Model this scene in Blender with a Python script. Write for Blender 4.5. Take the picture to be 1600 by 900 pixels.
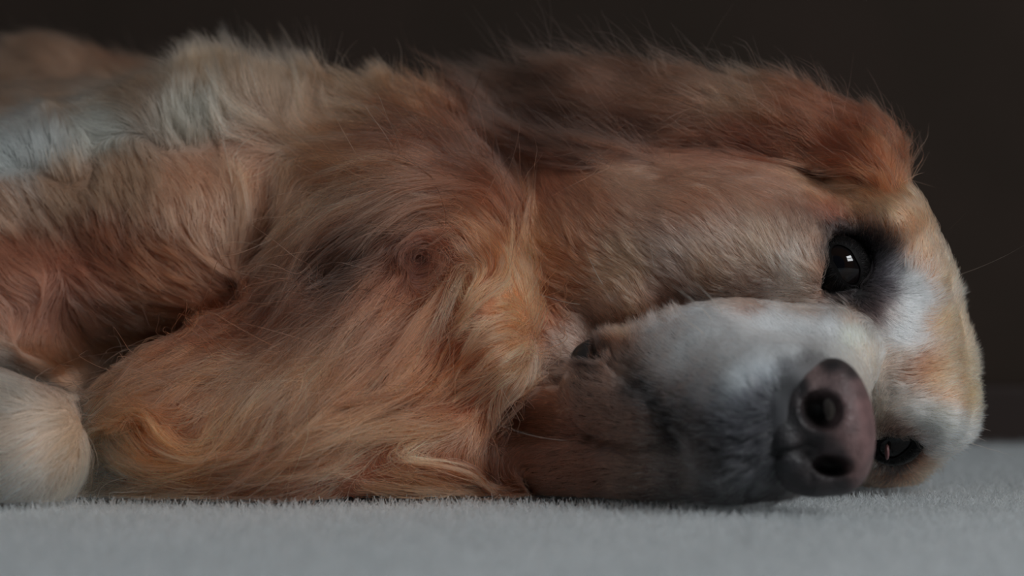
import bpy, math, random
import numpy as np
from mathutils import Vector
from mathutils.kdtree import KDTree

for _o in list(bpy.data.objects):
    bpy.data.objects.remove(_o, do_unlink=True)
sc = bpy.context.scene
rng = np.random.default_rng(7)
random.seed(7)

# ------------------------------------------------------------------ camera
CAM = np.array([0.0, -1.0, 0.06])
PITCH = math.atan(90 / 4000)
cam_data = bpy.data.cameras.new('camera')
cam_data.sensor_width = 36
cam_data.lens = 90
cam_data.clip_start = 0.02
cam_data.dof.use_dof = True
cam_data.dof.focus_distance = 1.005
cam_data.dof.aperture_fstop = 6.0
cam = bpy.data.objects.new('camera', cam_data)
cam.location = CAM
cam.rotation_euler = (math.pi / 2 + PITCH, 0, 0)
sc.collection.objects.link(cam)
sc.camera = cam

# ------------------------------------------------------------------ light
world = bpy.data.worlds.new('dim_room')
sc.world = world
world.use_nodes = True
world.node_tree.nodes['Background'].inputs[0].default_value = (0.75, 0.9, 1.0, 1)
world.node_tree.nodes['Background'].inputs[1].default_value = 0.04


def area_light(name, loc, target, sx, sy, power, col):
    d = bpy.data.lights.new(name, 'AREA')
    d.shape = 'RECTANGLE'
    d.size, d.size_y = sx, sy
    d.energy = power
    d.color = col
    o = bpy.data.objects.new(name, d)
    o.location = loc
    o.rotation_euler = (Vector(target) - Vector(loc)).to_track_quat('-Z', 'Y').to_euler()
    sc.collection.objects.link(o)


area_light('window_daylight_upper', (1.50, -1.62, 1.78), (0.05, 0, 0.08), 0.8, 0.38, 27, (0.93, 0.96, 0.98))
area_light('window_daylight_lower', (1.50, -1.62, 1.22), (0.05, 0, 0.08), 0.8, 0.38, 23, (0.93, 0.96, 0.98))
area_light('added_fill_left', (-1.3, -0.6, 1.3), (-0.2, 0.1, 0.1), 0.7, 0.7, 3, (0.84, 0.94, 1.0))  # added cool fill for the left side, no real window there

sc.view_settings.view_transform = 'Standard'
sc.view_settings.look = 'None'
sc.view_settings.gamma = 1
sc.view_settings.exposure = 0.0

# ------------------------------------------------------------------ helpers
U = 0.00025          # metres per photo pixel in the plane of the eye (1 m from the lens)
cp, sp_ = math.cos(PITCH), math.sin(PITCH)


def at(px, py, Y):
    """point of the world at depth Y that lies behind photo pixel px, py"""
    a = (px - 800) / 4000.0
    b = (450 - py) / 4000.0
    d = np.array([a, cp - b * sp_, sp_ + b * cp])
    return CAM + d * ((1 + Y) / d[1])


def topx(p):
    q = p - CAM
    f = q[:, 1] * cp + q[:, 2] * sp_
    u = -q[:, 1] * sp_ + q[:, 2] * cp
    return np.stack([800 + 4000 * q[:, 0] / f, 450 - 4000 * u / f], 1)


def lin(c):
    c = np.asarray(c, float) / 255.0
    return np.where(c <= 0.04045, c / 12.92, ((c + 0.055) / 1.055) ** 2.4)


def norm(v):
    return v / np.maximum(np.linalg.norm(v, axis=-1, keepdims=True), 1e-9)


def mesh_obj(name, verts, faces, mat, parent=None, smooth=True):
    me = bpy.data.meshes.new(name)
    me.from_pydata([tuple(map(float, v)) for v in verts], [], [tuple(int(i) for i in f) for f in faces])
    if smooth:
        me.polygons.foreach_set('use_smooth', [True] * len(me.polygons))
    me.update()
    o = bpy.data.objects.new(name, me)
    sc.collection.objects.link(o)
    if mat:
        me.materials.append(mat)
    if parent:
        o.parent = parent
    return o


def mesh_np(name, V, Q, mat, parent=None):
    me = bpy.data.meshes.new(name)
    me.vertices.add(len(V))
    me.vertices.foreach_set('co', V.astype(np.float32).ravel())
    me.loops.add(Q.size)
    me.loops.foreach_set('vertex_index', Q.astype(np.int32).ravel())
    me.polygons.add(len(Q))
    me.polygons.foreach_set('loop_start', np.arange(0, Q.size, 4, dtype=np.int32))
    me.polygons.foreach_set('loop_total', np.full(len(Q), 4, np.int32))
    me.polygons.foreach_set('use_smooth', np.ones(len(Q), bool))
    me.update(calc_edges=True)
    o = bpy.data.objects.new(name, me)
    sc.collection.objects.link(o)
    me.materials.append(mat)
    if parent:
        o.parent = parent
    return o


def principled(name, col, rough=0.6, **kw):
    m = bpy.data.materials.new(name)
    m.use_nodes = True
    b = m.node_tree.nodes['Principled BSDF']
    b.inputs['Base Color'].default_value = (*col, 1)
    b.inputs['Roughness'].default_value = rough
    for k, v in kw.items():
        b.inputs[k.replace('_', ' ')].default_value = v
    return m


def noise_color(m, c1, c2, scale, bump=0.0, bscale=None, detail=4):
    nt = m.node_tree
    b = nt.nodes['Principled BSDF']
    tc = nt.nodes.new('ShaderNodeTexCoord')
    n = nt.nodes.new('ShaderNodeTexNoise')
    n.inputs['Scale'].default_value = scale
    n.inputs['Detail'].default_value = detail
    nt.links.new(tc.outputs['Object'], n.inputs['Vector'])
    r = nt.nodes.new('ShaderNodeValToRGB')
    r.color_ramp.elements[0].position = 0.35
    r.color_ramp.elements[1].position = 0.65
    r.color_ramp.elements[0].color = (*c1, 1)
    r.color_ramp.elements[1].color = (*c2, 1)
    nt.links.new(n.outputs['Fac'], r.inputs['Fac'])
    nt.links.new(r.outputs['Color'], b.inputs['Base Color'])
    if bump:
        n2 = nt.nodes.new('ShaderNodeTexVoronoi')
        n2.inputs['Scale'].default_value = bscale or scale
        nt.links.new(tc.outputs['Object'], n2.inputs['Vector'])
        bp = nt.nodes.new('ShaderNodeBump')
        bp.inputs['Strength'].default_value = bump
        bp.inputs['Distance'].default_value = 0.0006
        nt.links.new(n2.outputs['Distance'], bp.inputs['Height'])
        nt.links.new(bp.outputs['Normal'], b.inputs['Normal'])


def hair_material(name, rough=0.38, rrough=0.5, coat=0.0, ior=1.42):
    m = bpy.data.materials.new(name)
    m.use_nodes = True
    nt = m.node_tree
    nt.nodes.clear()
    out = nt.nodes.new('ShaderNodeOutputMaterial')
    h = nt.nodes.new('ShaderNodeBsdfHairPrincipled')
    h.model = 'CHIANG'
    h.parametrization = 'COLOR'
    h.inputs['Roughness'].default_value = rough
    h.inputs['Radial Roughness'].default_value = rrough
    h.inputs['Coat'].default_value = coat
    h.inputs['IOR'].default_value = ior
    at_ = nt.nodes.new('ShaderNodeAttribute')
    at_.attribute_name = 'coat'
    nt.links.new(at_.outputs['Color'], h.inputs['Color'])
    nt.links.new(h.outputs[0], out.inputs[0])
    return m


def hair_obj(name, pts, rad, col, mat, parent=None):
    """pts (N,S,3) rad (N,S) col (N,3): one hair object of N strands"""
    N, S = pts.shape[:2]
    hc = bpy.data.hair_curves.new(name)
    hc.add_curves([S] * N)
    hc.attributes['position'].data.foreach_set('vector', pts.astype(np.float32).ravel())
    ra = hc.attributes.get('radius') or hc.attributes.new('radius', 'FLOAT', 'POINT')
    ra.data.foreach_set('value', rad.astype(np.float32).ravel())
    ca = hc.attributes.new('coat', 'FLOAT_COLOR', 'CURVE')
    ca.data.foreach_set('color', np.concatenate([col, np.ones((N, 1))], 1).astype(np.float32).ravel())
    o = bpy.data.objects.new(name, hc)
    sc.collection.objects.link(o)
    hc.materials.append(mat)
    o['kind'] = 'stuff'
    if parent:
        o.parent = parent
    return o


# ------------------------------------------------------------------ the setting
def box(name, x0, x1, y0, y1, z0, z1, mat, bevel=0.0):
    v = [(x, y, z) for x in (x0, x1) for y in (y0, y1) for z in (z0, z1)]
    f = [(0, 1, 3, 2), (4, 6, 7, 5), (0, 4, 5, 1), (2, 3, 7, 6), (0, 2, 6, 4), (1, 5, 7, 3)]
    o = mesh_obj(name, v, f, mat, smooth=False)
    if bevel:
        bm = o.modifiers.new('bevel', 'BEVEL')
        bm.width = bevel
        bm.segments = 3
    return o


m_floor = principled('carpet_backing', (0.30, 0.33, 0.34), 0.95)
noise_color(m_floor, (0.27, 0.30, 0.31), (0.36, 0.39, 0.40), 60)
m_wall = principled('dark_brown_wall', (0.02, 0.014, 0.011), 0.85, Specular_IOR_Level=0.1)
noise_color(m_wall, (0.022, 0.0155, 0.0115), (0.026, 0.0175, 0.0135), 9)
m_base = principled('dark_baseboard', (0.018, 0.011, 0.009), 0.6, Specular_IOR_Level=0.15)

floor = box('floor', -1.6, 1.6, -2.4, 0.63, -0.03, -0.007, m_floor)
floor['kind'] = 'structure'
floor['label'] = 'pale grey carpeted floor under the dog'
wall = box('wall_back', -1.6, 1.6, 0.60, 0.66, -0.03, 1.6, m_wall)
wall['kind'] = 'structure'
bb = box('baseboard_back', -1.6, 1.6, 0.582, 0.601, -0.02, 0.036, m_base, 0.004)
bb['kind'] = 'structure'

# ------------------------------------------------------------------ signed distance sculpting
class Field:
    def __init__(s, lo, hi, h):
        s.lo, s.h = np.array(lo, float), h
        s.n = np.ceil((np.array(hi) - s.lo) / h).astype(int) + 1
        s.d = np.full(s.n, 0.05, np.float32)

    def sub(s, c0, c1):
        i0 = np.clip(np.floor((c0 - s.lo) / s.h).astype(int), 0, s.n - 1)
        i1 = np.clip(np.ceil((c1 - s.lo) / s.h).astype(int) + 1, 1, s.n)
        sl = tuple(slice(a, b) for a, b in zip(i0, i1))
        ax = [s.lo[k] + s.h * np.arange(i0[k], i1[k]) for k in range(3)]
        return sl, np.stack(np.meshgrid(*ax, indexing='ij'), -1).astype(np.float32)

    def add(s, d, sl, k):
        a = s.d[sl]
        h = np.maximum(k - np.abs(a - d), 0) / k
        s.d[sl] = np.minimum(a, d) - h * h * k / 4

    def cut(s, d, sl, k):
        a, b = s.d[sl], -d
        h = np.maximum(k - np.abs(a - b), 0) / k
        s.d[sl] = np.maximum(a, b) + h * h * k / 4

    def ell(s, c, r, R=None, k=0.01, cut=False):
        c, r = np.array(c, np.float32), np.array(r, np.float32)
        m = r.max() + k + 0.015
        sl, p = s.sub(c - m, c + m)
        if p.size == 0:
            return
        q = p - c
        if R is not None:
            q = q @ np.array(R, np.float32)
        k0 = np.linalg.norm(q / r, axis=-1)
        k1 = np.linalg.norm(q / (r * r), axis=-1)
        d = k0 * (k0 - 1) / np.maximum(k1, 1e-6)
        (s.cut if cut else s.add)(d, sl, k)

    def cone(s, a, ra, b, rb, k=0.01, cut=False):
        a, b = np.array(a, np.float32), np.array(b, np.float32)
        m = max(ra, rb) + k + 0.015
        sl, p = s.sub(np.minimum(a, b) - m, np.maximum(a, b) + m)
        if p.size == 0:
            return
        ab = b - a
        t = np.clip(((p - a) @ ab) / max(ab @ ab, 1e-9), 0, 1)
        d = np.linalg.norm(p - a - t[..., None] * ab, axis=-1) - (ra + (rb - ra) * t)
        (s.cut if cut else s.add)(d, sl, k)

    def sample(s, p):
        g = np.clip((p - s.lo) / s.h, 0, s.n - 1.001)
        i = g.astype(int)
        f = (g - i).astype(np.float32)
        D = s.d
        x, y, z = i.T
        fx, fy, fz = f.T
        c00 = D[x, y, z] * (1 - fx) + D[x + 1, y, z] * fx
        c10 = D[x, y + 1, z] * (1 - fx) + D[x + 1, y + 1, z] * fx
        c01 = D[x, y, z + 1] * (1 - fx) + D[x + 1, y, z + 1] * fx
        c11 = D[x, y + 1, z + 1] * (1 - fx) + D[x + 1, y + 1, z + 1] * fx
        return (c00 * (1 - fy) + c10 * fy) * (1 - fz) + (c01 * (1 - fy) + c11 * fy) * fz

    def grad(s, p):
        e = s.h * 0.8
        g = np.stack([s.sample(p + np.eye(3)[k] * e) - s.sample(p - np.eye(3)[k] * e) for k in range(3)], 1)
        return norm(g)

    def ray(s, px, py, y0=-0.2, y1=0.5):
        """first point of the surface seen behind a photo pixel"""
        ys = np.linspace(y0, y1, 1500)
        P = np.array([at(px, py, y) for y in ys])
        d = s.sample(P)
        i = np.argmax(d < 0)
        return P[i] if d[i] < 0 else None

    def mesh(s):
        """surface nets"""
        D = s.d
        ins = D < 0
        c = np.zeros(tuple(np.array(D.shape) - 1), np.int8)
        offs = [(a, b, e) for a in (0, 1) for b in (0, 1) for e in (0, 1)]
        n = np.array(D.shape) - 1
        for a, b, e in offs:
            c += ins[a:a + n[0], b:b + n[1], e:e + n[2]]
        idx = np.argwhere((c > 0) & (c < 8))
        vid = np.full(c.shape, -1, np.int32)
        vid[tuple(idx.T)] = np.arange(len(idx))
        acc = np.zeros((len(idx), 3))
        cnt = np.zeros(len(idx))
        for i, o1 in enumerate(offs):
            for o2 in offs[i + 1:]:
                if sum(abs(np.array(o1) - np.array(o2))) != 1:
                    continue
                d1 = D[tuple((idx + o1).T)]
                d2 = D[tuple((idx + o2).T)]
                m = (d1 < 0) != (d2 < 0)
                t = d1[m] / (d1[m] - d2[m])
                acc[m] += np.array(o1) + t[:, None] * (np.array(o2) - np.array(o1))
                cnt[m] += 1
        V = s.lo + s.h * (idx + acc / cnt[:, None])
        Q = []
        for ax in range(3):
            b, e = [(1, 2), (2, 0), (0, 1)][ax]
            sh = [slice(None)] * 3
            s1, s2 = list(sh), list(sh)
            s1[ax], s2[ax] = slice(0, -1), slice(1, None)
            A, B = ins[tuple(s1)], ins[tuple(s2)]
            for flip, M in ((False, A & ~B), (True, B & ~A)):
                e_i = np.argwhere(M)
                ok = (e_i[:, b] > 0) & (e_i[:, e] > 0) & (e_i[:, b] < n[b]) & (e_i[:, e] < n[e])
                e_i = e_i[ok]
                ub, ue = np.eye(3, dtype=int)[b], np.eye(3, dtype=int)[e]
                q = np.stack([vid[tuple((e_i - ub - ue).T)], vid[tuple((e_i - ue).T)],
                              vid[tuple(e_i.T)], vid[tuple((e_i - ub).T)]], 1)
                Q.append(q[:, ::-1] if flip else q)
        Q = np.concatenate(Q)
        Q = Q[(Q >= 0).all(1)]
        return V, Q


def rot_img(deg):
    """columns: local axes, turned in the picture plane"""
    a = math.radians(deg)
    return np.array([[math.cos(a), 0, -math.sin(a)], [0, 1, 0], [math.sin(a), 0, math.cos(a)]])


F = Field((-0.50, -0.15, -0.012), (0.215, 0.50, 0.245), 0.0027)


def E(px, py, Y, rx, rz, ry, rot=0, k=30, cut=False, f=F):
    s = U * (1 + Y)
    f.ell(at(px, py, Y), (rx * s, ry * s, rz * s), rot_img(rot), k * U, cut)


def K(p1, r1, p2, r2, k=30, cut=False, f=F):
    f.cone(at(*p1), r1 * U * (1 + p1[2]), at(*p2), r2 * U * (1 + p2[2]), k * U, cut)


# --- torso, lying on its side, chest turned to the lens
E(60, 400, 0.25, 560, 250, 470, 4, 40)
E(-700, 420, 0.30, 520, 230, 420, 0, 60)
K((-200, 190, 0.40), 85, (80, 140, 0.38), 62, 60)
K((80, 140, 0.38), 62, (400, 205, 0.34), 60, 60)
E(320, 350, 0.15, 300, 170, 330, 4, 90)
K((625, 205, 0.10), 72, (330, 205, 0.10), 82, 90)            # upper arm, its pale back edge upwards
K((330, 205, 0.10), 82, (-40, 320, 0.09), 90, 90)
K((-40, 320, 0.09), 95, (-420, 420, 0.05), 95, 40)
E(20, 450, 0.10, 120, 85, 170, 0, 50)
E(250, 440, 0.115, 240, 85, 200, 6, 90)
E(-40, 530, 0.11, 200, 75, 220, 0, 50)
E(150, 392, 0.02, 34, 46, 130, -10, 40, cut=True)            # arm pit hollow
# --- neck and ruff
E(640, 420, 0.13, 210, 245, 420, 0, 60)
E(560, 645, 0.07, 230, 112, 330, 0, 60)
K((690, 695, 0.015), 76, (480, 690, 0.0), 84, 60)
K((480, 690, 0.0), 84, (255, 700, 0.01), 80, 60)
K((255, 645, 0.03), 80, (430, 530, 0.075), 90, 60)
E(760, 520, 0.035, 78, 125, 190, 8, 45)
E(690, 340, 0.09, 130, 100, 190, 0, 60)
E(600, 560, 0.04, 160, 140, 190, 0, 60)
E(505, 430, 0.02, 52, 38, 270, 38, 50, cut=True)             # hollow between ruff and chest
# --- forearm resting on the carpet, its rounded end at the picture edge
K((-330, 690, 0.00), 100, (-20, 690, -0.02), 100, 25)
K((-20, 690, -0.02), 100, (38, 692, -0.03), 93, 20)
# --- skull
E(1345, 535, 0.075, 152, 220, 300, 14, 20)
E(1372, 360, 0.055, 70, 75, 220, 0, 40)
E(1420, 430, 0.030, 58, 62, 120, 0, 40)
E(1462, 640, 0.035, 48, 62, 120, 0, 40)
E(1140, 400, 0.065, 265, 142, 240, -6, 50)                   # cheek turned up
E(930, 400, 0.09, 170, 160, 250, 0, 60)
E(985, 470, 0.055, 50, 62, 150, 30, 60)
E(1240, 410, 0.035, 110, 70, 150, -12, 50)
E(1120, 645, 0.065, 200, 112, 230, 0, 50)                     # jaw under the cheek
# --- muzzle
K((1215, 590, 0.00), 98, (1235, 640, -0.070), 92, 40)
K((1300, 560, 0.00), 58, (1290, 640, -0.080), 62, 40)
K((1115, 560, -0.030), 72, (1180, 625, -0.075), 78, 40)
K((1092, 546, -0.02), 58, (1160, 545, -0.02), 66, 40)
K((1140, 548, -0.02), 64, (1310, 545, -0.02), 62, 40)
K((1060, 580, -0.015), 55, (1120, 650, -0.060), 60, 40)
K((1235, 640, -0.075), 82, (1150, 700, -0.075), 62, 40)
K((1000, 735, -0.03), 42, (1150, 728, -0.065), 46, 14)       # lower lip on the carpet side
K((720, 725, 0.05), 50, (1000, 735, -0.03), 42, 18)
K((965, 560, 0.005), 36, (1100, 580, -0.035), 66, 40)           # upper lip back to the mouth corner
K((1120, 733, -0.060), 46, (1225, 730, -0.072), 42, 18)
# --- lower jaw, throat folds
K((942, 622, -0.012), 62, (1040, 672, -0.045), 42, 18)
K((850, 665, 0.03), 60, (930, 660, 0.0), 45, 14)
E(880, 560, 0.08, 110, 150, 200, 0, 30)
# --- ear, folded back along the head
K((1345, 240, 0.060), 56, (1235, 205, 0.065), 52, 30)
K((1235, 205, 0.065), 52, (1080, 188, 0.075), 50, 30)
K((1080, 188, 0.075), 50, (930, 178, 0.095), 50, 30)
K((930, 178, 0.095), 50, (855, 175, 0.120), 30, 30)
E(1350, 275, 0.055, 52, 60, 120, 0, 40)
# stop the flesh at the carpet
F.d = np.maximum(F.d, (0.001 - (F.lo[2] + F.h * np.arange(F.n[2])))[None, None, :]).astype(np.float32)

# --- eyes: where the sight line meets the face
EYE_R = 0.0115


def eye_spot(px, py, sink):
    p = F.ray(px, py)
    n = F.grad(p[None])[0]
    return p, n, p - n * sink


E1p, E1n, E1c = eye_spot(1332, 408, 0.0100)
E2p, E2n, E2c = eye_spot(1402, 712, 0.0100)
for c in (E1c, E2c):
    F.ell(c, (EYE_R * 1.10,) * 3, None, 0.006, True)
# --- corner of the mouth
E(924, 556, -0.02, 20, 16, 90, -25, 12, cut=True)
MC = [at(x, y, F.ray(x, y)[1] - 0.002) for x, y in ((930, 560), (975, 592), (1020, 628), (1070, 668), (1110, 700))]
for a_, b_ in zip(MC[:-1], MC[1:]):
    F.cone(a_, 0.0022, b_, 0.0022, 0.004, True)

# fold under the lower lip
FO = [at(x, y, F.ray(x, y)[1]) for x, y in ((884, 618), (892, 655), (925, 686), (970, 700), (1020, 700), (1070, 706))]
for a_, b_ in zip(FO[:-1], FO[1:]):
    F.cone(a_, 0.0020, b_, 0.0020, 0.004, True)
# --- seat of the nose
E(1284, 645, -0.125, 52, 62, 190, 10, 12, cut=True)
E(1300, 730, -0.125, 45, 35, 190, 0, 12, cut=True)
V, Q = F.mesh()
print('body', len(V), 'verts')

LIP_C = F.ray(924, 556)
# ------------------------------------------------------------------ groom: strokes (group, length, thickness, lift, points)
ST = []


def stroke(g, L, T, lift, *pts):
    ST.append((g, L, T, lift, np.array(pts, float)))


f_, e_, r_, c_, l_ = 'face_fur', 'ear_fur', 'ruff_fur', 'chest_fur', 'leg_fur'
# around the upper eye
stroke(f_, 14, 3, .25, (1300, 430), (1288, 405), (1283, 380), (1285, 350))
stroke(f_, 14, 3, .25, (1310, 352), (1300, 335), (1285, 320))
stroke(f_, 16, 3, .25, (1345, 375), (1355, 355), (1355, 335))
stroke(f_, 18, 3, .3, (1360, 405), (1378, 392), (1385, 375))
stroke(f_, 20, 3, .3, (1362, 425), (1390, 415), (1410, 400))
stroke(f_, 22, 3, .3, (1362, 445), (1400, 445), (1440, 442), (1470, 438))
stroke(f_, 22, 3, .3, (1355, 465), (1385, 480), (1420, 497), (1450, 500))
stroke(f_, 20, 3, .3, (1345, 475), (1365, 495), (1390, 515), (1430, 530))
stroke(f_, 14, 3, .25, (1330, 470), (1310, 455), (1295, 440))
# brow, forehead
stroke(f_, 30, 4, .2, (1420, 420), (1430, 380), (1420, 340), (1395, 310))
stroke(f_, 30, 4, .2, (1385, 360), (1370, 325), (1340, 295), (1300, 278))
stroke(f_, 30, 8, .25, (1450, 430), (1462, 400), (1458, 360), (1440, 325))
stroke(f_, 28, 8, .3, (1380, 560), (1430, 545), (1480, 520), (1505, 490))
stroke(f_, 28, 8, .35, (1390, 590), (1440, 590), (1490, 585), (1530, 575))
stroke(f_, 26, 8, .35, (1390, 630), (1430, 620), (1480, 615), (1530, 615))
stroke(f_, 26, 8, .4, (1390, 660), (1430, 640), (1470, 645), (1525, 655))
stroke(f_, 30, 8, .4, (1430, 690), (1460, 682), (1490, 685), (1515, 690))
stroke(f_, 24, 4, .35, (1430, 715), (1455, 722), (1480, 740))
stroke(f_, 26, 4, .35, (1420, 735), (1430, 755), (1432, 775))
stroke(f_, 22, 4, .35, (1395, 740), (1392, 758), (1380, 775))
stroke(f_, 20, 4, .35, (1378, 700), (1370, 730), (1355, 760))
stroke(f_, 14, 3, .3, (1385, 690), (1380, 670), (1385, 655))
stroke(f_, 14, 3, .3, (1400, 690), (1410, 675), (1425, 662))
# cheek
stroke(f_, 34, 5, .2, (1290, 440), (1262, 405), (1245, 370), (1230, 330))
stroke(f_, 34, 5, .2, (1290, 340), (1260, 305), (1210, 282), (1150, 268), (1060, 258))
stroke(f_, 36, 5, .2, (1230, 440), (1195, 400), (1160, 350), (1120, 310), (1060, 285), (990, 270))
stroke(f_, 38, 5, .2, (1170, 455), (1120, 410), (1070, 365), (1010, 330), (950, 290))
stroke(f_, 42, 6, .2, (1100, 460), (1050, 420), (1000, 385), (940, 350), (890, 300))
stroke(f_, 50, 8, .22, (1010, 400), (960, 360), (920, 310), (880, 260), (860, 235))
stroke(f_, 50, 8, .22, (900, 400), (870, 350), (845, 300), (830, 260))
stroke(f_, 40, 6, .2, (980, 425), (930, 405), (880, 395), (835, 385))
stroke(f_, 36, 6, .2, (930, 470), (890, 450), (850, 430))
stroke(f_, 28, 5, .25, (1010, 500), (995, 470), (980, 435))
stroke(f_, 26, 5, .25, (960, 540), (945, 510), (930, 480))
stroke(f_, 30, 5, .2, (910, 540), (880, 510), (850, 480))
stroke(f_, 28, 4, .2, (1060, 500), (1040, 470), (1010, 440))
stroke(f_, 30, 4, .2, (1330, 465), (1260, 455), (1180, 460), (1100, 470))
# muzzle
stroke(f_, 16, 3, .25, (1250, 580), (1230, 540), (1205, 505), (1180, 480))
stroke(f_, 16, 3, .25, (1320, 560), (1315, 520), (1305, 485))
stroke(f_, 16, 3, .25, (1366, 700), (1368, 640), (1362, 580), (1345, 510))
stroke(f_, 20, 3, .25, (1200, 600), (1160, 550), (1120, 510), (1085, 485))
stroke(f_, 28, 6, .3, (1170, 630), (1120, 590), (1070, 560), (1030, 540))
stroke(f_, 30, 8, .4, (1150, 650), (1090, 625), (1040, 605), (990, 590))
stroke(f_, 32, 10, .5, (1200, 660), (1150, 665), (1100, 670), (1060, 668))
stroke(f_, 32, 10, .5, (1205, 690), (1160, 705), (1120, 725), (1080, 735))
stroke(f_, 32, 10, .5, (1215, 730), (1180, 750), (1150, 775))
stroke(f_, 26, 4, .3, (1080, 700), (1020, 690), (960, 690), (900, 700))
stroke(f_, 26, 4, .3, (1100, 750), (1030, 745), (950, 745), (850, 745))
stroke(f_, 20, 4, .25, (1010, 650), (960, 640), (910, 625), (885, 600))
stroke(f_, 26, 5, .25, (900, 660), (850, 655), (800, 670), (770, 690))
# ear
stroke(e_, 70, 12, .25, (1395, 300), (1385, 260), (1350, 215), (1300, 185), (1240, 165))
stroke(e_, 130, 20, .2, (1360, 290), (1330, 250), (1280, 220), (1220, 195), (1150, 170), (1060, 150), (950, 130), (850, 115), (760, 110))
stroke(e_, 170, 22, .18, (1340, 270), (1270, 245), (1200, 225), (1130, 195), (1050, 180), (960, 165), (850, 150), (760, 145))
stroke(e_, 190, 22, .15, (1320, 265), (1240, 252), (1160, 240), (1090, 215), (1010, 215), (940, 200), (860, 180))
stroke(e_, 190, 20, .12, (1200, 250), (1100, 240), (1000, 245), (920, 240), (850, 225))
stroke(e_, 110, 20, .3, (1310, 200), (1270, 170), (1220, 150), (1150, 140))
# ruff
stroke(r_, 100, 16, .2, (845, 330), (820, 280), (780, 240), (730, 210))
stroke(r_, 240, 26, .2, (840, 400), (815, 330), (765, 285), (700, 275), (620, 300), (540, 350), (480, 400), (440, 450))
stroke(r_, 220, 26, .2, (815, 430), (780, 360), (720, 315), (650, 310), (580, 345), (520, 400), (470, 460))
stroke(r_, 160, 22, .2, (760, 400), (720, 360), (660, 345), (600, 370), (570, 410), (560, 440))
stroke(r_, 60, 14, .2, (690, 400), (660, 375), (625, 385), (620, 410))
stroke(r_, 70, 14, .2, (620, 410), (640, 430), (680, 425), (695, 405))
stroke(r_, 100, 18, .2, (850, 470), (835, 420), (820, 360), (805, 300))
stroke(r_, 90, 18, .25, (700, 520), (740, 470), (780, 430), (800, 380))
stroke(r_, 90, 16, .25, (850, 540), (810, 540), (770, 555), (740, 580), (715, 600))
stroke(r_, 90, 16, .25, (835, 500), (800, 480), (760, 490), (725, 520), (700, 560))
stroke(r_, 90, 16, .25, (820, 590), (790, 605), (760, 640), (745, 690))
stroke(r_, 220, 24, .15, (720, 420), (700, 480), (675, 540), (640, 600), (580, 640), (510, 670), (450, 700))
stroke(r_, 240, 24, .15, (640, 420), (590, 460), (530, 520), (480, 580), (430, 640), (400, 690))
stroke(r_, 240, 24, .15, (590, 400), (530, 440), (490, 490), (440, 560), (400, 620), (360, 680))
stroke(r_, 200, 24, .15, (480, 380), (455, 430), (435, 490), (400, 560), (370, 610), (340, 650))
stroke(r_, 200, 22, .15, (450, 400), (415, 450), (360, 510), (290, 560), (215, 610), (170, 660))
stroke(r_, 220, 24, .15, (520, 400), (480, 450), (440, 520), (400, 590), (350, 660), (320, 710))
stroke(r_, 230, 24, .15, (610, 440), (560, 515), (510, 590), (465, 665), (440, 705))
stroke(r_, 220, 24, .15, (670, 500), (635, 560), (590, 620), (540, 665))
stroke(r_, 200, 20, .15, (430, 480), (380, 540), (310, 580), (240, 610), (180, 640), (140, 680))
stroke(r_, 160, 20, .15, (340, 530), (270, 550), (210, 590), (160, 640), (135, 690))
stroke(r_, 220, 22, .15, (470, 715), (400, 740), (310, 755), (230, 742), (180, 710), (158, 660))
stroke(r_, 200, 22, .15, (450, 700), (380, 722), (300, 722), (240, 700), (212, 655))
stroke(r_, 200, 20, .12, (560, 735), (480, 750), (380, 770), (280, 775), (190, 780), (130, 790))
stroke(r_, 220, 22, .15, (770, 640), (720, 670), (650, 685), (570, 690), (500, 710), (440, 735))
stroke(r_, 200, 22, .15, (750, 600), (700, 620), (640, 640), (560, 655), (490, 690), (440, 720))
stroke(r_, 180, 20, .15, (600, 726), (660, 735), (720, 755), (780, 770))
stroke(r_, 160, 20, .15, (560, 760), (640, 765), (720, 775), (790, 782))
stroke(r_, 120, 18, .2, (765, 640), (762, 690), (760, 740), (758, 770))
stroke(r_, 160, 20, .2, (760, 250), (690, 220), (600, 215), (520, 225), (450, 215), (400, 190))
stroke(r_, 160, 20, .2, (700, 260), (600, 255), (520, 255), (450, 240))
stroke(r_, 70, 14, .2, (745, 190), (690, 165), (640, 150), (560, 150))
# chest and arm
stroke(c_, 50, 8, .5, (620, 160), (600, 130), (590, 95))
stroke(c_, 50, 8, .55, (450, 180), (445, 130), (430, 90))
stroke(c_, 50, 8, .55, (300, 220), (290, 170), (280, 100))
stroke(c_, 50, 8, .5, (100, 270), (85, 220), (70, 170))
stroke(c_, 50, 8, .5, (-100, 330), (-110, 280), (-120, 230))
stroke(c_, 42, 6, .3, (180, 250), (205, 300), (230, 350))
stroke(c_, 42, 6, .3, (300, 250), (330, 300), (340, 350))
stroke(c_, 46, 6, .3, (450, 240), (440, 300), (420, 360))
stroke(c_, 50, 7, .3, (60, 300), (90, 350), (130, 400))
stroke(c_, 50, 7, .3, (250, 400), (290, 430), (340, 450), (380, 460))
stroke(c_, 60, 8, .3, (110, 420), (160, 460), (220, 490), (290, 500))
stroke(c_, 60, 8, .3, (90, 440), (60, 490), (30, 540))
stroke(c_, 60, 8, .3, (-20, 400), (20, 440), (60, 460))
stroke(c_, 70, 10, .3, (120, 480), (150, 520), (200, 550))
stroke(c_, 90, 12, .2, (-60, 500), (0, 540), (70, 580), (110, 620))
stroke(c_, 60, 10, .3, (260, 120), (200, 95), (130, 75), (60, 50))
stroke(c_, 60, 10, .3, (180, 160), (100, 140), (0, 130), (-100, 140))
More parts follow.
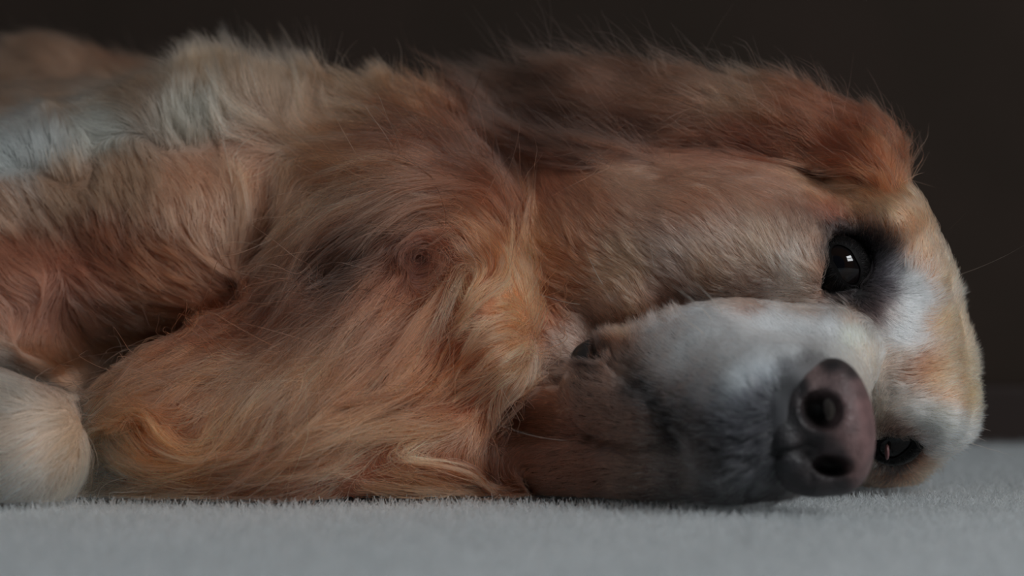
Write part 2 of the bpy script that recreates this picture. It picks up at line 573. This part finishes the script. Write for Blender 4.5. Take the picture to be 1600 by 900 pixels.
# forearm
stroke(l_, 60, 8, .25, (125, 640), (80, 620), (20, 605), (-60, 600))
stroke(l_, 60, 8, .25, (130, 650), (80, 660), (10, 680), (-80, 700))
stroke(l_, 60, 8, .25, (132, 665), (95, 700), (40, 740), (-30, 790))
stroke(l_, 60, 8, .25, (140, 680), (130, 720), (105, 770), (80, 800))

GX, GY, GS = -1200, -150, 10
gx = np.arange(GX, 1750, GS, dtype=float)
gy = np.arange(GY, 950, GS, dtype=float)
sp_p, sp_d, sp_a, sp_g = [], [], [], []
GROUPS = [f_, e_, r_, c_, l_]
for g, L, T, lift, pts in ST:
    for a, b in zip(pts[:-1], pts[1:]):
        n = max(1, int(np.hypot(*(b - a)) / 14))
        d = (b - a) / np.hypot(*(b - a))
        for i in range(n):
            sp_p.append(a + (b - a) * (i + .5) / n)
            sp_d.append(d)
            sp_a.append((L, T, lift))
            sp_g.append(GROUPS.index(g))
sp_p, sp_d, sp_a, sp_g = map(np.array, (sp_p, sp_d, sp_a, sp_g))
GXX, GYY = np.meshgrid(gx, gy, indexing='ij')
gp = np.stack([GXX.ravel(), GYY.ravel()], 1)


def idw(src, val, eps, pw, chunk=4000):
    out = np.zeros((len(gp), val.shape[1]), np.float32)
    for i in range(0, len(gp), chunk):
        d2 = ((gp[i:i + chunk, None] - src[None]) ** 2).sum(-1)
        w = 1 / (d2 + eps * eps) ** pw
        out[i:i + chunk] = (w @ val) / w.sum(1, keepdims=True)
    return out.reshape(len(gx), len(gy), -1)


G_dir = idw(sp_p, sp_d, 10, 2.0)
G_att = idw(sp_p, sp_a, 12, 2.0)
near = np.concatenate([((gp[i:i + 4000, None] - sp_p[None]) ** 2).sum(-1).argmin(1) for i in range(0, len(gp), 4000)])
G_grp = sp_g[near].reshape(len(gx), len(gy))

# coat colours by place (photo pixel of the spot, hair colour, plus painted shade at jaw, lip line, ear-neck gap, ruff hollow)
COL = """1100 300 115 85 68;1200 300 110 82 66;1200 400 138 115 97;1250 430 165 150 136;1120 440 122 98 80;1000 280 122 94 77;930 330 100 71 54;860 300 95 64 48
900 420 108 73 52;870 500 100 66 47;980 440 127 102 82;960 500 128 102 86;1060 470 115 90 76;1250 460 145 125 110;1270 468 140 120 105;1330 492 145 128 114;1180 465 125 100 85
1350 325 140 105 80;1300 300 130 98 75;1400 330 145 112 85;1440 400 150 122 98;1425 440 184 184 184;1440 460 184 184 182;1410 520 184 181 176;1425 480 182 180 177;1395 490 165 160 157;1470 500 152 120 90;1500 560 156 124 96;1520 620 158 120 86;1548 560 150 116 86;1548 640 156 124 96;1470 440 152 122 95;1440 350 148 115 88
1425 580 118 88 68;1445 580 135 98 72;1470 600 160 132 106;1400 560 160 145 132;1395 620 165 155 145;1440 650 180 172 166;1490 670 182 172 162;1465 660 182 174 166;1505 700 165 155 145;1450 740 152 118 92;1410 765 155 105 75;1380 750 120 90 70;1375 725 75 68 64;1385 668 90 75 65;1470 720 168 155 142;1430 765 155 112 82;1445 690 165 155 150
1290 362 26 23 23;1296 378 22 20 20;1300 400 20 18 18;1306 440 24 22 22;1318 452 22 20 20;1330 470 26 22 22;1355 385 22 20 22;1372 412 26 24 26;1365 440 20 18 20;1385 455 62 58 60;1352 470 26 22 22;1330 446 20 18 18;1340 456 20 18 18;1350 464 24 21 21;1360 472 30 26 26;1345 480 30 26 26;1322 462 22 20 20;1312 450 22 20 20;1370 482 60 50 48;1300 360 30 26 26;1318 365 22 20 20;1340 385 24 22 23;1365 400 30 28 30;1300 390 30 27 27;1306 420 30 27 27;1375 430 50 47 50;1345 460 22 20 20;1365 460 45 40 40;1350 480 60 50 50;1372 485 80 70 68;1325 455 40 34 34;1280 370 130 108 92;1280 420 140 115 98;1300 335 110 75 60;1395 425 110 108 110;1300 450 110 90 80
1405 712 15 13 13;1395 735 18 16 16;1385 700 28 22 20;1425 710 30 25 23;1410 690 70 52 42;1440 715 120 88 68;1395 680 60 48 42
1090 500 172 176 179;1150 540 176 180 184;1200 510 176 180 182;1250 520 176 177 174;1300 510 172 168 160;1330 520 166 158 148;1110 530 176 180 182;1200 550 172 176 180;1240 545 170 170 170;1355 560 155 145 132;1368 640 150 138 124;1366 700 145 132 116;1060 560 160 162 163;1040 590 124 124 126;1150 595 150 153 157;1195 575 146 149 152;1228 572 80 80 82;1180 620 70 70 74;1130 650 55 54 57;1200 640 34 34 37;1100 610 110 112 116;1170 680 42 41 44;1050 610 60 58 58;1010 605 42 39 38;1070 650 30 28 28;1110 690 32 30 30;1100 720 50 47 46;1180 740 42 42 44;1140 760 42 40 40;1240 700 25 25 27;1230 600 30 30 32;1200 770 40 38 38;1260 560 80 78 78
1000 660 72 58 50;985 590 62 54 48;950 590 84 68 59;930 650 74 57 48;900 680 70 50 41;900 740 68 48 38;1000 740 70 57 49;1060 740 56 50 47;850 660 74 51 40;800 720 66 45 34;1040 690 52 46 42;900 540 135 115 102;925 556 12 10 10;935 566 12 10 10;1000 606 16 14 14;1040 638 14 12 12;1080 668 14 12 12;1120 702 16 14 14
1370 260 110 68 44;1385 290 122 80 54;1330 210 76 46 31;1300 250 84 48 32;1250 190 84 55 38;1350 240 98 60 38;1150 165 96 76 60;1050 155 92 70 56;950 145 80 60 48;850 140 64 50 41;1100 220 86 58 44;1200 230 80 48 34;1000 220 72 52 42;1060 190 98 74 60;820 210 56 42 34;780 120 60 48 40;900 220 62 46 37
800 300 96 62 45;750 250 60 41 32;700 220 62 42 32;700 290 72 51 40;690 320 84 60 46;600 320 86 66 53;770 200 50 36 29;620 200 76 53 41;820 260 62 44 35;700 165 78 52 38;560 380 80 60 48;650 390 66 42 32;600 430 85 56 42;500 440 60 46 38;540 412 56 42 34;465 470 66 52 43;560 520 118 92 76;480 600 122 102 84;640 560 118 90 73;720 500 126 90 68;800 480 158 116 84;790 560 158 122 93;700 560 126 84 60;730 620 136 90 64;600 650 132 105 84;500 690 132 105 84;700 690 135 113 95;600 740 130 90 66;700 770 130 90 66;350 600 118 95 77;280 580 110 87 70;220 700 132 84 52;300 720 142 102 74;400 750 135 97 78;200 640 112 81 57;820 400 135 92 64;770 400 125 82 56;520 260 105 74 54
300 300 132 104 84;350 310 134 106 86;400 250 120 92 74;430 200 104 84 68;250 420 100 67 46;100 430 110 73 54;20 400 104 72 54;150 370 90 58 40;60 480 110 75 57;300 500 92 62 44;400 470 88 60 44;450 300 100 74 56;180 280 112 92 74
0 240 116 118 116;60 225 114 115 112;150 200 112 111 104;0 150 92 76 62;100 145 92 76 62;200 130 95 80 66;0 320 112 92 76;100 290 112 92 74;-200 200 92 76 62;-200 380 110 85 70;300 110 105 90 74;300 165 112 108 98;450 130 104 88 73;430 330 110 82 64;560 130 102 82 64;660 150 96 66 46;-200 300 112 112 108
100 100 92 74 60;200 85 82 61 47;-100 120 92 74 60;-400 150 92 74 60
50 680 168 151 133;30 760 174 163 150;120 700 148 128 106;20 610 150 138 124;-80 690 170 155 138;130 760 150 132 112;60 560 110 78 58"""
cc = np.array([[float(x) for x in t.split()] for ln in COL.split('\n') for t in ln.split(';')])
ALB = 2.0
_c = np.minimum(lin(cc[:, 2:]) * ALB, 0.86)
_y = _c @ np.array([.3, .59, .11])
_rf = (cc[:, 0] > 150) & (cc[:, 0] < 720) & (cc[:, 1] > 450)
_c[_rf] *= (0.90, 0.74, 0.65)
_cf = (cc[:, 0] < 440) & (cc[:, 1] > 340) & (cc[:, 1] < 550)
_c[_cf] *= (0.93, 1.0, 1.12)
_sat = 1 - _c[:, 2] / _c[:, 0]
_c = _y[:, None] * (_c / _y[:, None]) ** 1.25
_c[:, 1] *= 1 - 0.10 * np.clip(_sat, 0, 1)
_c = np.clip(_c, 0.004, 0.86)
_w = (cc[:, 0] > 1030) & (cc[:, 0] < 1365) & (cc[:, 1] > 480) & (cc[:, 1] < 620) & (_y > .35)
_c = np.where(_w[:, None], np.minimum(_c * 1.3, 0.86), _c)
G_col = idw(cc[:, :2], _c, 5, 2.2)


def look(G, q):
    a = np.clip((q - (GX, GY)) / GS, 0, np.array(G.shape[:2]) - 1.001)
    i = a.astype(int)
    f = a - i
    x, y = i.T
    fx, fy = f[:, :1], f[:, 1:]
    return (G[x, y] * (1 - fx) + G[x + 1, y] * fx) * (1 - fy) + (G[x, y + 1] * (1 - fx) + G[x + 1, y + 1] * fx) * fy


# ------------------------------------------------------------------ the dog
dog = bpy.data.objects.new('dog', None)
dog.location = (0, 0, 0)
sc.collection.objects.link(dog)
dog['label'] = 'golden retriever with a greying muzzle lying on its side on grey carpet'
dog['category'] = 'dog'

m_skin = bpy.data.materials.new('dog_skin')
m_skin.use_nodes = True
_b = m_skin.node_tree.nodes['Principled BSDF']
_b.inputs['Roughness'].default_value = 0.75
_a = m_skin.node_tree.nodes.new('ShaderNodeAttribute')
_a.attribute_name = 'coat'
m_skin.node_tree.links.new(_a.outputs['Color'], _b.inputs['Base Color'])
body = mesh_np('body', V, Q, m_skin, dog)
vq = topx(V)
vq[(V[:, 1] > np.where(vq[:, 0] < 1130, -0.012, 0.012)) & (vq[:, 0] > 980) & (vq[:, 0] < 1250) & (vq[:, 1] > 470), 1] = 465
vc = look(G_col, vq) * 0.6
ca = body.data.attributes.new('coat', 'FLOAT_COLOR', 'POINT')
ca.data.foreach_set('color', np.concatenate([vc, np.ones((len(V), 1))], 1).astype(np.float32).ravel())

# --- roots
A, B, C_, D_ = (V[Q[:, i]] for i in range(4))
area = 0.5 * (np.linalg.norm(np.cross(B - A, C_ - A), axis=1) + np.linalg.norm(np.cross(C_ - A, D_ - A), axis=1))
cen = (A + B + C_ + D_) / 4
fn = F.grad(cen)
fq = topx(cen)
view = norm(CAM - cen)
facing = (fn * view).sum(1)
fgrp = G_grp[np.clip(((fq[:, 0] - GX) / GS).round().astype(int), 0, len(gx) - 1),
             np.clip(((fq[:, 1] - GY) / GS).round().astype(int), 0, len(gy) - 1)]
fgrp = np.where((cen[:, 1] > 0.14) & np.isin(fgrp, (0, 1)), 2, fgrp)
inframe = (fq[:, 0] > -80) & (fq[:, 0] < 1640)
COUNT = {f_: 290000, e_: 45000, r_: 95000, c_: 140000, l_: 30000}
STEPS = {f_: 6, e_: 10, r_: 13, c_: 7, l_: 7}
RAD = {f_: 0.00009, e_: 0.00010, r_: 0.00011, c_: 0.00012, l_: 0.00010}
FLUFF = {f_: 0.25, e_: 0.65, r_: 0.4, c_: 0.5, l_: 0.25}
CLN = {f_: 9000, e_: 1500, r_: 4000, c_: 5000, l_: 1500}
CLS = {f_: 0.18, e_: 0.75, r_: 0.92, c_: 0.25, l_: 0.5}
NOSE_C = at(1290, 668, -0.098)
m_hair = hair_material('coat_hair')
m_lidhair = hair_material('eyelid_hair', ior=1.2)


def wave(p, f, seed):
    r = np.random.default_rng(seed)
    out = 0
    for i in range(4):
        k = r.normal(size=3) * f
        out = out + np.sin(p @ k + r.uniform(0, 6.28))
    return out / 2.8


for gi, g in enumerate(GROUPS):
    w = area * np.where(facing > -0.15, 1.0, 0.25) * np.where(inframe, 1.0, 0.35)
    w = np.where(fgrp == gi, w, 0)
    w[cen[:, 2] < 0.0025] = 0
    for c in (E1c, E2c):
        w[np.linalg.norm(cen - c, axis=1) < EYE_R * 1.13] = 0
    w[(np.linalg.norm((cen - NOSE_C) / np.array([0.019, 0.03, 0.025]), axis=1) < 1)] = 0
    w[np.linalg.norm((cen - LIP_C) * (1, .5, 1), axis=1) < 0.0045] = 0
    N = COUNT[g]
    ti = rng.choice(len(w), N, p=w / w.sum())
    u, v = rng.random((2, N, 1))
    p = (A[ti] * (1 - u) + B[ti] * u) * (1 - v) + (D_[ti] * (1 - u) + C_[ti] * u) * v
    q0 = topx(p)
    att = look(G_att, q0)
    S = STEPS[g]
    depth = 1 + p[:, 1]
    L = att[:, 0] * U * depth * rng.uniform(0.55, 1.2, N)
    T = att[:, 1] * U * rng.random(N) ** 1.3
    lift = att[:, 2] * rng.uniform(0.6, 1.4, N) * (0.6 if g == f_ else 1)
    # clumps
    M = CLN[g]
    gid = rng.choice(N, M, replace=False)
    kd = KDTree(M)
    for j, i in enumerate(gid):
        kd.insert(p[i], j)
    kd.balance()
    cl = np.fromiter((kd.find(x)[1] for x in p.tolist()), int, N)
    cang = rng.normal(0, 0.20 if g in (r_, e_) else 0.13, M)
    clen = rng.uniform(0.75, 1.15, M)
    cbr = rng.normal(0, 0.38 if g in (r_, e_) else 0.10, M)
    clay = rng.random(M)
    cpale = rng.random(M) < 0.13
    L = L * clen[cl]
    T = T * (0.15 + 1.5 * clay[cl] ** 1.5)
    stray = rng.random(N) < {f_: 0.0, e_: 0.06, r_: 0.06, c_: 0.02, l_: 0.02}[g]
    T = T * (1.5 if g == r_ else 1)
    T = np.where(stray, T * 2.5 + 10 * U, T)
    ang = cang[cl] + rng.normal(0, 0.05 if g in (r_, c_) else 0.10, N) + stray * rng.normal(0, 0.45, N) + (0.09 if g == c_ else 0.18) * wave(p, 90, 3)
    ca_, sa_ = np.cos(ang), np.sin(ang)
    pts = np.zeros((N, S, 3))
    pts[:, 0] = p - F.grad(p) * 0.0006
    cur = p.copy()
    for s in range(1, S):
        t = s / (S - 1)
        d2 = look(G_dir, topx(cur))
        dx = d2[:, 0] * ca_ - d2[:, 1] * sa_
        dy = d2[:, 0] * sa_ + d2[:, 1] * ca_
        n = F.grad(cur)
        vec = np.stack([dx, np.zeros(N), -dy], 1)
        d0 = (vec * n).sum(1)
        ny = np.where(np.abs(n[:, 1]) > 0.3, n[:, 1], np.inf)
        vec[:, 1] = np.clip(-d0 / ny, -1.4, 1.4) * np.where(d0 > 0, 1 - FLUFF[g], 1.0)
        vec = norm(vec)
        dn = (vec * n).sum(1, keepdims=True)
        vec = vec - np.where(dn > 0, dn * (1 - FLUFF[g]), dn) * n
        vec = norm(vec) + n * (lift * (1.25 - t))[:, None]
        vec = norm(vec)
        cur = cur + vec * (L / (S - 1))[:, None]
        off = 0.0004 + T * min(1, 1.6 * t)
        d = F.sample(cur)
        push = np.clip(off - d, 0, 0.01)
        cur = cur + n * push[:, None]
        cur[:, 2] = np.maximum(cur[:, 2], 0.0008 + 0.002 * rng.random(N) * t)
        pts[:, s] = cur
    guide = pts[gid][cl]
    sh = (np.linspace(0, 1, S) ** 1.4)[None, :, None] * CLS[g] * (rng.uniform(0.5, 1.0, N) * ~stray)[:, None, None]
    # strands of a lock lean together, keeping their own length
    pts = pts * (1 - sh) + (guide + (pts[:, :1] - guide[:, :1]) * (0.14 if g == r_ else 0.25)) * sh
    tt = np.linspace(0, 1, S)
    rad = RAD[g] * rng.uniform(0.7, 1.2, (N, 1)) * (1 - 0.85 * tt ** 2)[None]
    br = np.exp(cbr[cl] + rng.normal(0, {f_: 0.36, e_: 0.28, r_: 0.42, c_: 0.22, l_: 0.18}[g], N))
    jit = rng.normal(0, 1, (N, 2)) * np.where((q0[:, 0] > 1000) & (q0[:, 0] < 1260) & (q0[:, 1] > 585), 14, 7)[:, None] if g == f_ else rng.normal(0, 9, (N, 2))
    qb = q0.copy()                                    # the cheek behind the muzzle is tan, not white
    bh = (p[:, 1] > np.where(q0[:, 0] < 1130, -0.012, 0.012)) & (q0[:, 0] > 980) & (q0[:, 0] < 1250) & (q0[:, 1] > 470)
    qb[bh, 1] = 465
    qc = qb if g == f_ else topx(pts[:, int(S * (0.55 if g in (r_, e_) else 0.4))])
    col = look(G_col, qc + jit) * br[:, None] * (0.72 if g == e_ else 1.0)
    if g == f_:
        col *= np.where(rng.random(N) < 0.07, 1.6, 1.0)[:, None]
    if g == f_:                                       # greying hairs of the dark lips
        pale = (q0[:, 0] > 1000) & (q0[:, 0] < 1250) & (q0[:, 1] > 600) & (rng.random(N) < 0.13)
        col[pale] = np.array([0.30, 0.30, 0.31]) * rng.uniform(.6, 1.3, (pale.sum(), 1))
    if g == r_:                                       # paler locks picked at random
        col *= np.where(cpale, 1.7, 1.0)[cl][:, None]
    col = np.clip(col, 0.004, 0.9)
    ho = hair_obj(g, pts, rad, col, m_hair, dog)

# ------------------------------------------------------------------ nose
m_nose = principled('nose_leather', (0.05, 0.035, 0.036), 0.5, Specular_IOR_Level=0.4)
noise_color(m_nose, (0.75, 0.75, 0.75), (1.15, 1.15, 1.15), 220, 0.6, 900)
_nt = m_nose.node_tree
_pa = _nt.nodes.new('ShaderNodeAttribute')
_pa.attribute_name = 'pigment'
_mx = _nt.nodes.new('ShaderNodeVectorMath')
_mx.operation = 'MULTIPLY'
_l = _nt.nodes['Principled BSDF'].inputs['Base Color'].links[0]
_src = _l.from_socket
_nt.links.remove(_l)
_nt.links.new(_src, _mx.inputs[0])
_nt.links.new(_pa.outputs['Color'], _mx.inputs[1])
_nt.links.new(_mx.outputs[0], _nt.nodes['Principled BSDF'].inputs['Base Color'])
NF = Field(at(1150, 800, -0.10) - (0.004, 0.02, 0.0), at(1385, 540, -0.10) + (0.004, 0.045, 0.004), 0.0008)


def NE(px, py, Y, rx, rz, ry, rot=0, k=8, cut=False):
    E(px, py, Y, rx, rz, ry, rot, k, cut, NF)


NE(1310, 665, -0.084, 56, 106, 90, 6, 10)
NE(1270, 640, -0.082, 60, 72, 75, 10, 14)
NE(1275, 735, -0.080, 62, 42, 70, 0, 14)
NE(1224, 684, -0.082, 36, 68, 62, 12, 14)
NE(1284, 642, -0.104, 33, 34, 75, 20, 8, True)       # upper nostril
NE(1256, 604, -0.106, 9, 44, 50, -10, 8, True)
NE(1302, 730, -0.104, 34, 20, 75, -8, 8, True)       # lower nostril
NE(1272, 752, -0.104, 8, 30, 45, 8, 8, True)
PH = [at(x, y, NF.ray(x, y)[1]) for x, y in ((1200, 712), (1222, 709), (1248, 706), (1276, 702))]
for a_, b_ in zip(PH[:-1], PH[1:]):
    NF.cone(a_, 0.0013, b_, 0.0013, 0.002, True)
nV, nQ = NF.mesh()
nose = mesh_np('nose', nV, nQ, m_nose, dog)
# pigment: pinkish brown along the bridge edge, black elsewhere
NC = np.array([[float(v) for v in t.split()] for t in '''1350 640 .16 .088 .085;1355 690 .16 .088 .085;1345 730 .15 .085 .08;1340 600 .13 .078 .076;1275 590 .15 .10 .095
1300 600 .12 .078 .076;1320 660 .12 .072 .07;1325 690 .13 .075 .072;1310 700 .065 .044 .044;1285 642 .008 .007 .007;1302 732 .008 .007 .007;1230 660 .020 .018 .020;1230 720 .020 .018 .020;1270 690 .030 .024 .025
1250 600 .012 .010 .011;1300 566 .02 .017 .018;1335 585 .03 .022 .022;1262 752 .028 .022 .023;1300 760 .045 .034 .035;1200 700 .018 .017 .019'''.replace(chr(10), ';').split(';')])
nq = topx(nV)
w_ = 1 / (((nq[:, None] - NC[None, :, :2]) ** 2).sum(-1) + 80) ** 2
ncol = (w_ @ NC[:, 2:]) / w_.sum(1, keepdims=True)
nose.data.attributes.new('pigment', 'FLOAT_COLOR', 'POINT').data.foreach_set(
    'color', np.concatenate([ncol, np.ones((len(nV), 1))], 1).astype(np.float32).ravel())
nose['label'] = 'dark leathery nose with pinkish brown bridge'

# ------------------------------------------------------------------ eyes
m_eye = principled('eye_dark_brown', (0.004, 0.003, 0.003), 0.04, IOR=1.34)
m_iris = principled('iris_brown', (0.007, 0.004, 0.003), 0.04, IOR=1.34)
m_pupil = principled('pupil_black', (0.002, 0.002, 0.003), 0.03, IOR=1.36)
m_lid = principled('eyelid_skin', (0.004, 0.0035, 0.0035), 0.6, Specular_IOR_Level=0.1)
m_pink = principled('inner_eyelid', (0.13, 0.055, 0.055), 0.4)


def frame(n, long2):
    n = n / np.linalg.norm(n)
    a = np.array([long2[0], 0, -long2[1]], float)
    a = a - (a @ n) * n
    a /= np.linalg.norm(a)
    return a, np.cross(n, a), n


def cap(c, R, fr, th0, th1, rings, seg, bulge=0.0):
    """part of a sphere between two polar angle profiles"""
    a, b, n = fr
    Vv, Ff = [], []
    for i in range(rings + 1):
        t = i / rings
        for j in range(seg):
            ph = 2 * math.pi * j / seg
            th = th0(ph) * (1 - t) + th1(ph) * t
            rr = R * (1 + bulge * (1 - abs(2 * t - 1)))
            Vv.append(c + rr * (math.sin(th) * (math.cos(ph) * a + math.sin(ph) * b) + math.cos(th) * n))
    for i in range(rings):
        for j in range(seg):
            k = (j + 1) % seg
            Ff.append((i * seg + j, (i + 1) * seg + j, (i + 1) * seg + k, i * seg + k))
    return Vv, Ff


def build_eye(c, n, long2, la, lb, gaze):
    fr = frame(norm(n), long2)
    g = frame(norm(np.array(gaze, float)), long2)
    Vv, Ff = cap(c, EYE_R, g, lambda p: 0.02, lambda p: math.pi - .02, 24, 40)
    eye = mesh_obj('eyeball', Vv, Ff, m_eye, dog)
    Vv, Ff = cap(c, EYE_R * 1.015, g, lambda p: 0.30, lambda p: 0.62, 5, 40)
    mesh_obj('iris', Vv, Ff, m_iris, eye)
    Vv, Ff = cap(c, EYE_R * 1.02, g, lambda p: 0.001, lambda p: 0.31, 5, 40)
    mesh_obj('pupil', Vv, Ff, m_pupil, eye)

    def almond(p):
        return 1 / math.sqrt((math.cos(p) / la) ** 2 + (math.sin(p) / lb) ** 2) * (1 - 0.10 * abs(math.cos(2 * p)))
    Vv, Ff = cap(c, EYE_R * 1.045, fr, almond, lambda p: 1.25, 8, 48, 0.03)
    lid = mesh_obj('eyelid', Vv, Ff, m_lid, dog)
    # short black hair of the lids, pointing away from the opening
    n_ = 2600
    ph = rng.uniform(0, 2 * math.pi, n_)
    t0 = rng.uniform(0.12, 1.0, n_)
    thb = np.array([almond(x) for x in ph])
    pts = np.zeros((n_, 5, 3))
    ln = rng.uniform(0.0025, 0.0055, n_) / EYE_R
    ph2 = ph + rng.normal(0, .12, n_)
    for i in range(5):
        th = thb * (1 - t0) + 1.2 * t0 + ln * i / 4
        pp = ph + (ph2 - ph) * i / 4
        rr = EYE_R * (1.05 + 0.16 * (i / 4) * (1.3 - i / 4))
        pts[:, i] = c + rr * (np.sin(th)[:, None] * (np.cos(pp)[:, None] * fr[0] + np.sin(pp)[:, None] * fr[1]) + np.cos(th)[:, None] * fr[2])
    colr = np.array([[0.007, 0.006, 0.006]]) * np.exp(rng.normal(0, .5, (n_, 1)))
    pale = rng.random(n_) < 0.05
    colr[pale] = (0.16, 0.14, 0.13)
    hair_obj('eyelid_fur', pts, np.full((n_, 5), 0.00008) * np.linspace(1, .3, 5), colr, m_lidhair, dog)
    return eye, lid


toCam = norm(CAM - E1c)
build_eye(E1c, E1n * 0.6 + toCam * 0.6, (52, 100), 0.90, 0.40, toCam + np.array([-0.12, 0, 0.12]))
toCam = norm(CAM - E2c)
e2, l2 = build_eye(E2c, E2n * 0.5 + toCam * 0.7, (60, -60), 0.75, 0.42, toCam)
pk = at(1386, 706, E2c[1] - EYE_R * 1.05)
Vv, Ff = cap(pk, 0.0022, frame(norm(toCam), (10, 40)), lambda p: 0.02, lambda p: 3.1, 8, 12)
Vv = [pk + (np.array(v) - pk) * (0.45, 1, 1.5) for v in Vv]
mesh_obj('inner_eyelid', Vv, Ff, m_pink, dog)['label'] = 'pink inner eyelid'

# black lip skin where the mouth ends
m_lip = principled('lip_skin', (0.010, 0.009, 0.009), 0.38)
lp = F.ray(922, 556)
_o = [Vector(lp) + Vector((.0, -.0012, 0))]
lv, lf = cap(np.array(lp) + (0, -0.0030, 0), 1.0, frame(np.array([0, -1.0, 0]), (30, 22)), lambda p: 0.03, lambda p: 3.1, 12, 24)
_ca, _sa = math.cos(math.radians(-35)), math.sin(math.radians(-35))
_c0 = np.array(lp) + (0, -0.0030, 0)
lv2 = []
for v in lv:
    d = np.array(v) - _c0
    x, z = d[0] * _ca + d[2] * _sa, -d[0] * _sa + d[2] * _ca
    x, z = x * 0.0066 * (1 - .35 * z), z * 0.0088
    lv2.append(_c0 + (x * _ca - z * _sa, d[1] * 0.003, x * _sa + z * _ca))
lip = mesh_obj('lip', lv2, lf, m_lip, dog)
lip['label'] = 'black lip skin at the mouth corner'

# ------------------------------------------------------------------ whiskers
m_whisk = principled('whisker_pale', (0.55, 0.48, 0.42), 0.4)
WH = [((1490, 432, .05), (1530, 420, .03), (1570, 402, .01), (1602, 382, -.01), .9),
      ((1484, 358, .05), (1492, 350, .05), (1500, 343, .04), (1510, 332, .04), .6),
      ((1508, 690, .04), (1535, 698, .03), (1558, 705, .02), (1584, 712, .01), .9),
      ((1505, 664, .04), (1517, 666, .035), (1526, 668, .03), (1536, 671, .025), .8),
      ((1505, 675, .04), (1513, 679, .035), (1522, 683, .03), (1532, 688, .025), .8),
      ((943, 446, -.02), (935, 425, -.03), (926, 402, -.04), (916, 382, -.045), .9),
      ((908, 476, -.01), (880, 470, -.03), (858, 463, -.045), (838, 455, -.05), .8),
      ((1022, 418, -.005), (1022, 402, -.02), (1020, 386, -.03), (1016, 368, -.035), .7),
      ((1100, 522, -.045), (1075, 500, -.065), (1045, 487, -.08), (1015, 476, -.09), 1.1),
      ((1112, 500, -.045), (1098, 480, -.06), (1075, 462, -.075), (1050, 445, -.085), 1.1),
      ((1130, 490, -.045), (1118, 470, -.06), (1102, 452, -.075), (1085, 440, -.085), 1.1),
      ((900, 688, -.01), (860, 690, -.035), (820, 680, -.05), (775, 662, -.06), .45)]
for w in WH:
    c0 = np.array([at(*q) for q in w[:4]])
    sp = F.ray(*w[0][:2])
    if sp is not None:
        c0 = c0 + (sp - c0[0]) * np.array([1, .85, .7, .6])[:, None] * (0, 1, 0)
        c0[0] = sp
    Vv, Ff = [], []
    nS = 10
    for i in range(nS + 1):
        t = i / nS
        bz = (1 - t) ** 3 * c0[0] + 3 * t * (1 - t) ** 2 * c0[1] + 3 * t * t * (1 - t) * c0[2] + t ** 3 * c0[3]
        r = 0.00016 * w[4] * (1 - 0.8 * t)
        for j in range(5):
            a = 2 * math.pi * j / 5
            Vv.append(bz + r * np.array([math.cos(a) * .7, math.sin(a), math.cos(a) * .7]))
    for i in range(nS):
        for j in range(5):
            k = (j + 1) % 5
            Ff.append((i * 5 + j, i * 5 + k, i * 5 + 5 + k, i * 5 + 5 + j))
    mesh_obj('whisker', Vv, Ff, m_whisk, dog)

# ------------------------------------------------------------------ carpet pile
yy = np.concatenate([rng.uniform(-0.42, -0.10, 90000), rng.uniform(-0.10, 0.58, 140000)])
xx = rng.uniform(-1, 1, len(yy)) * (0.24 * (1 + yy) + 0.04)
x2, y2 = rng.uniform(-0.75, 0.75, 330000), rng.uniform(-0.65, 0.58, 330000)
o_ = (np.abs(x2) > 0.24 * (1 + y2) + 0.04) | (y2 < -0.42)
xx, yy = np.concatenate([xx, x2[o_]]), np.concatenate([yy, y2[o_]])
N = len(xx)
p = np.stack([xx, yy, np.full(N, -0.007)], 1)
S = 5
pts = np.zeros((N, S, 3))
az = rng.uniform(0, 6.28, N)
curl = rng.uniform(0, 6.28, N)
Lp = rng.uniform(0.006, 0.010, N)
cur = p.copy()
pts[:, 0] = cur
tilt = rng.uniform(0.1, 0.8, N) + (rng.random(N) < 0.06) * 0.2
for s in range(1, S):
    a = az + (s - 1) * rng.uniform(0.3, 1.2, N)
    tl = tilt * s * 0.45
    d = np.stack([np.cos(a) * np.sin(tl), np.sin(a) * np.sin(tl), np.cos(tl)], 1)
    cur = cur + d * (Lp / (S - 1))[:, None]
    pts[:, s] = cur
inside = F.sample(np.clip(pts[:, -1], F.lo + .001, F.lo + F.h * (F.n - 2))) < 0.0
inb = (pts[:, -1, 0] > F.lo[0]) & (pts[:, -1, 1] > F.lo[1])
pts[inside & inb, :, 2] = -0.007 + (pts[inside & inb, :, 2] + 0.007) * 0.5
rad = np.where(np.arange(N) < 230000, 0.00017, 0.00024)[:, None] * np.ones((N, S)) * rng.uniform(.7, 1.3, (N, 1)) * np.linspace(1, .6, S)[None]
col = np.array([0.46, 0.50, 0.52])[None] * np.exp(rng.normal(0, .13, (N, 1)) + 0.08 * wave(p, 60, 9)[:, None])
m_pile = hair_material('carpet_yarn', 0.6, 0.8)
pile = hair_obj('carpet_pile', pts, rad, np.clip(col, 0, .9), m_pile, floor)
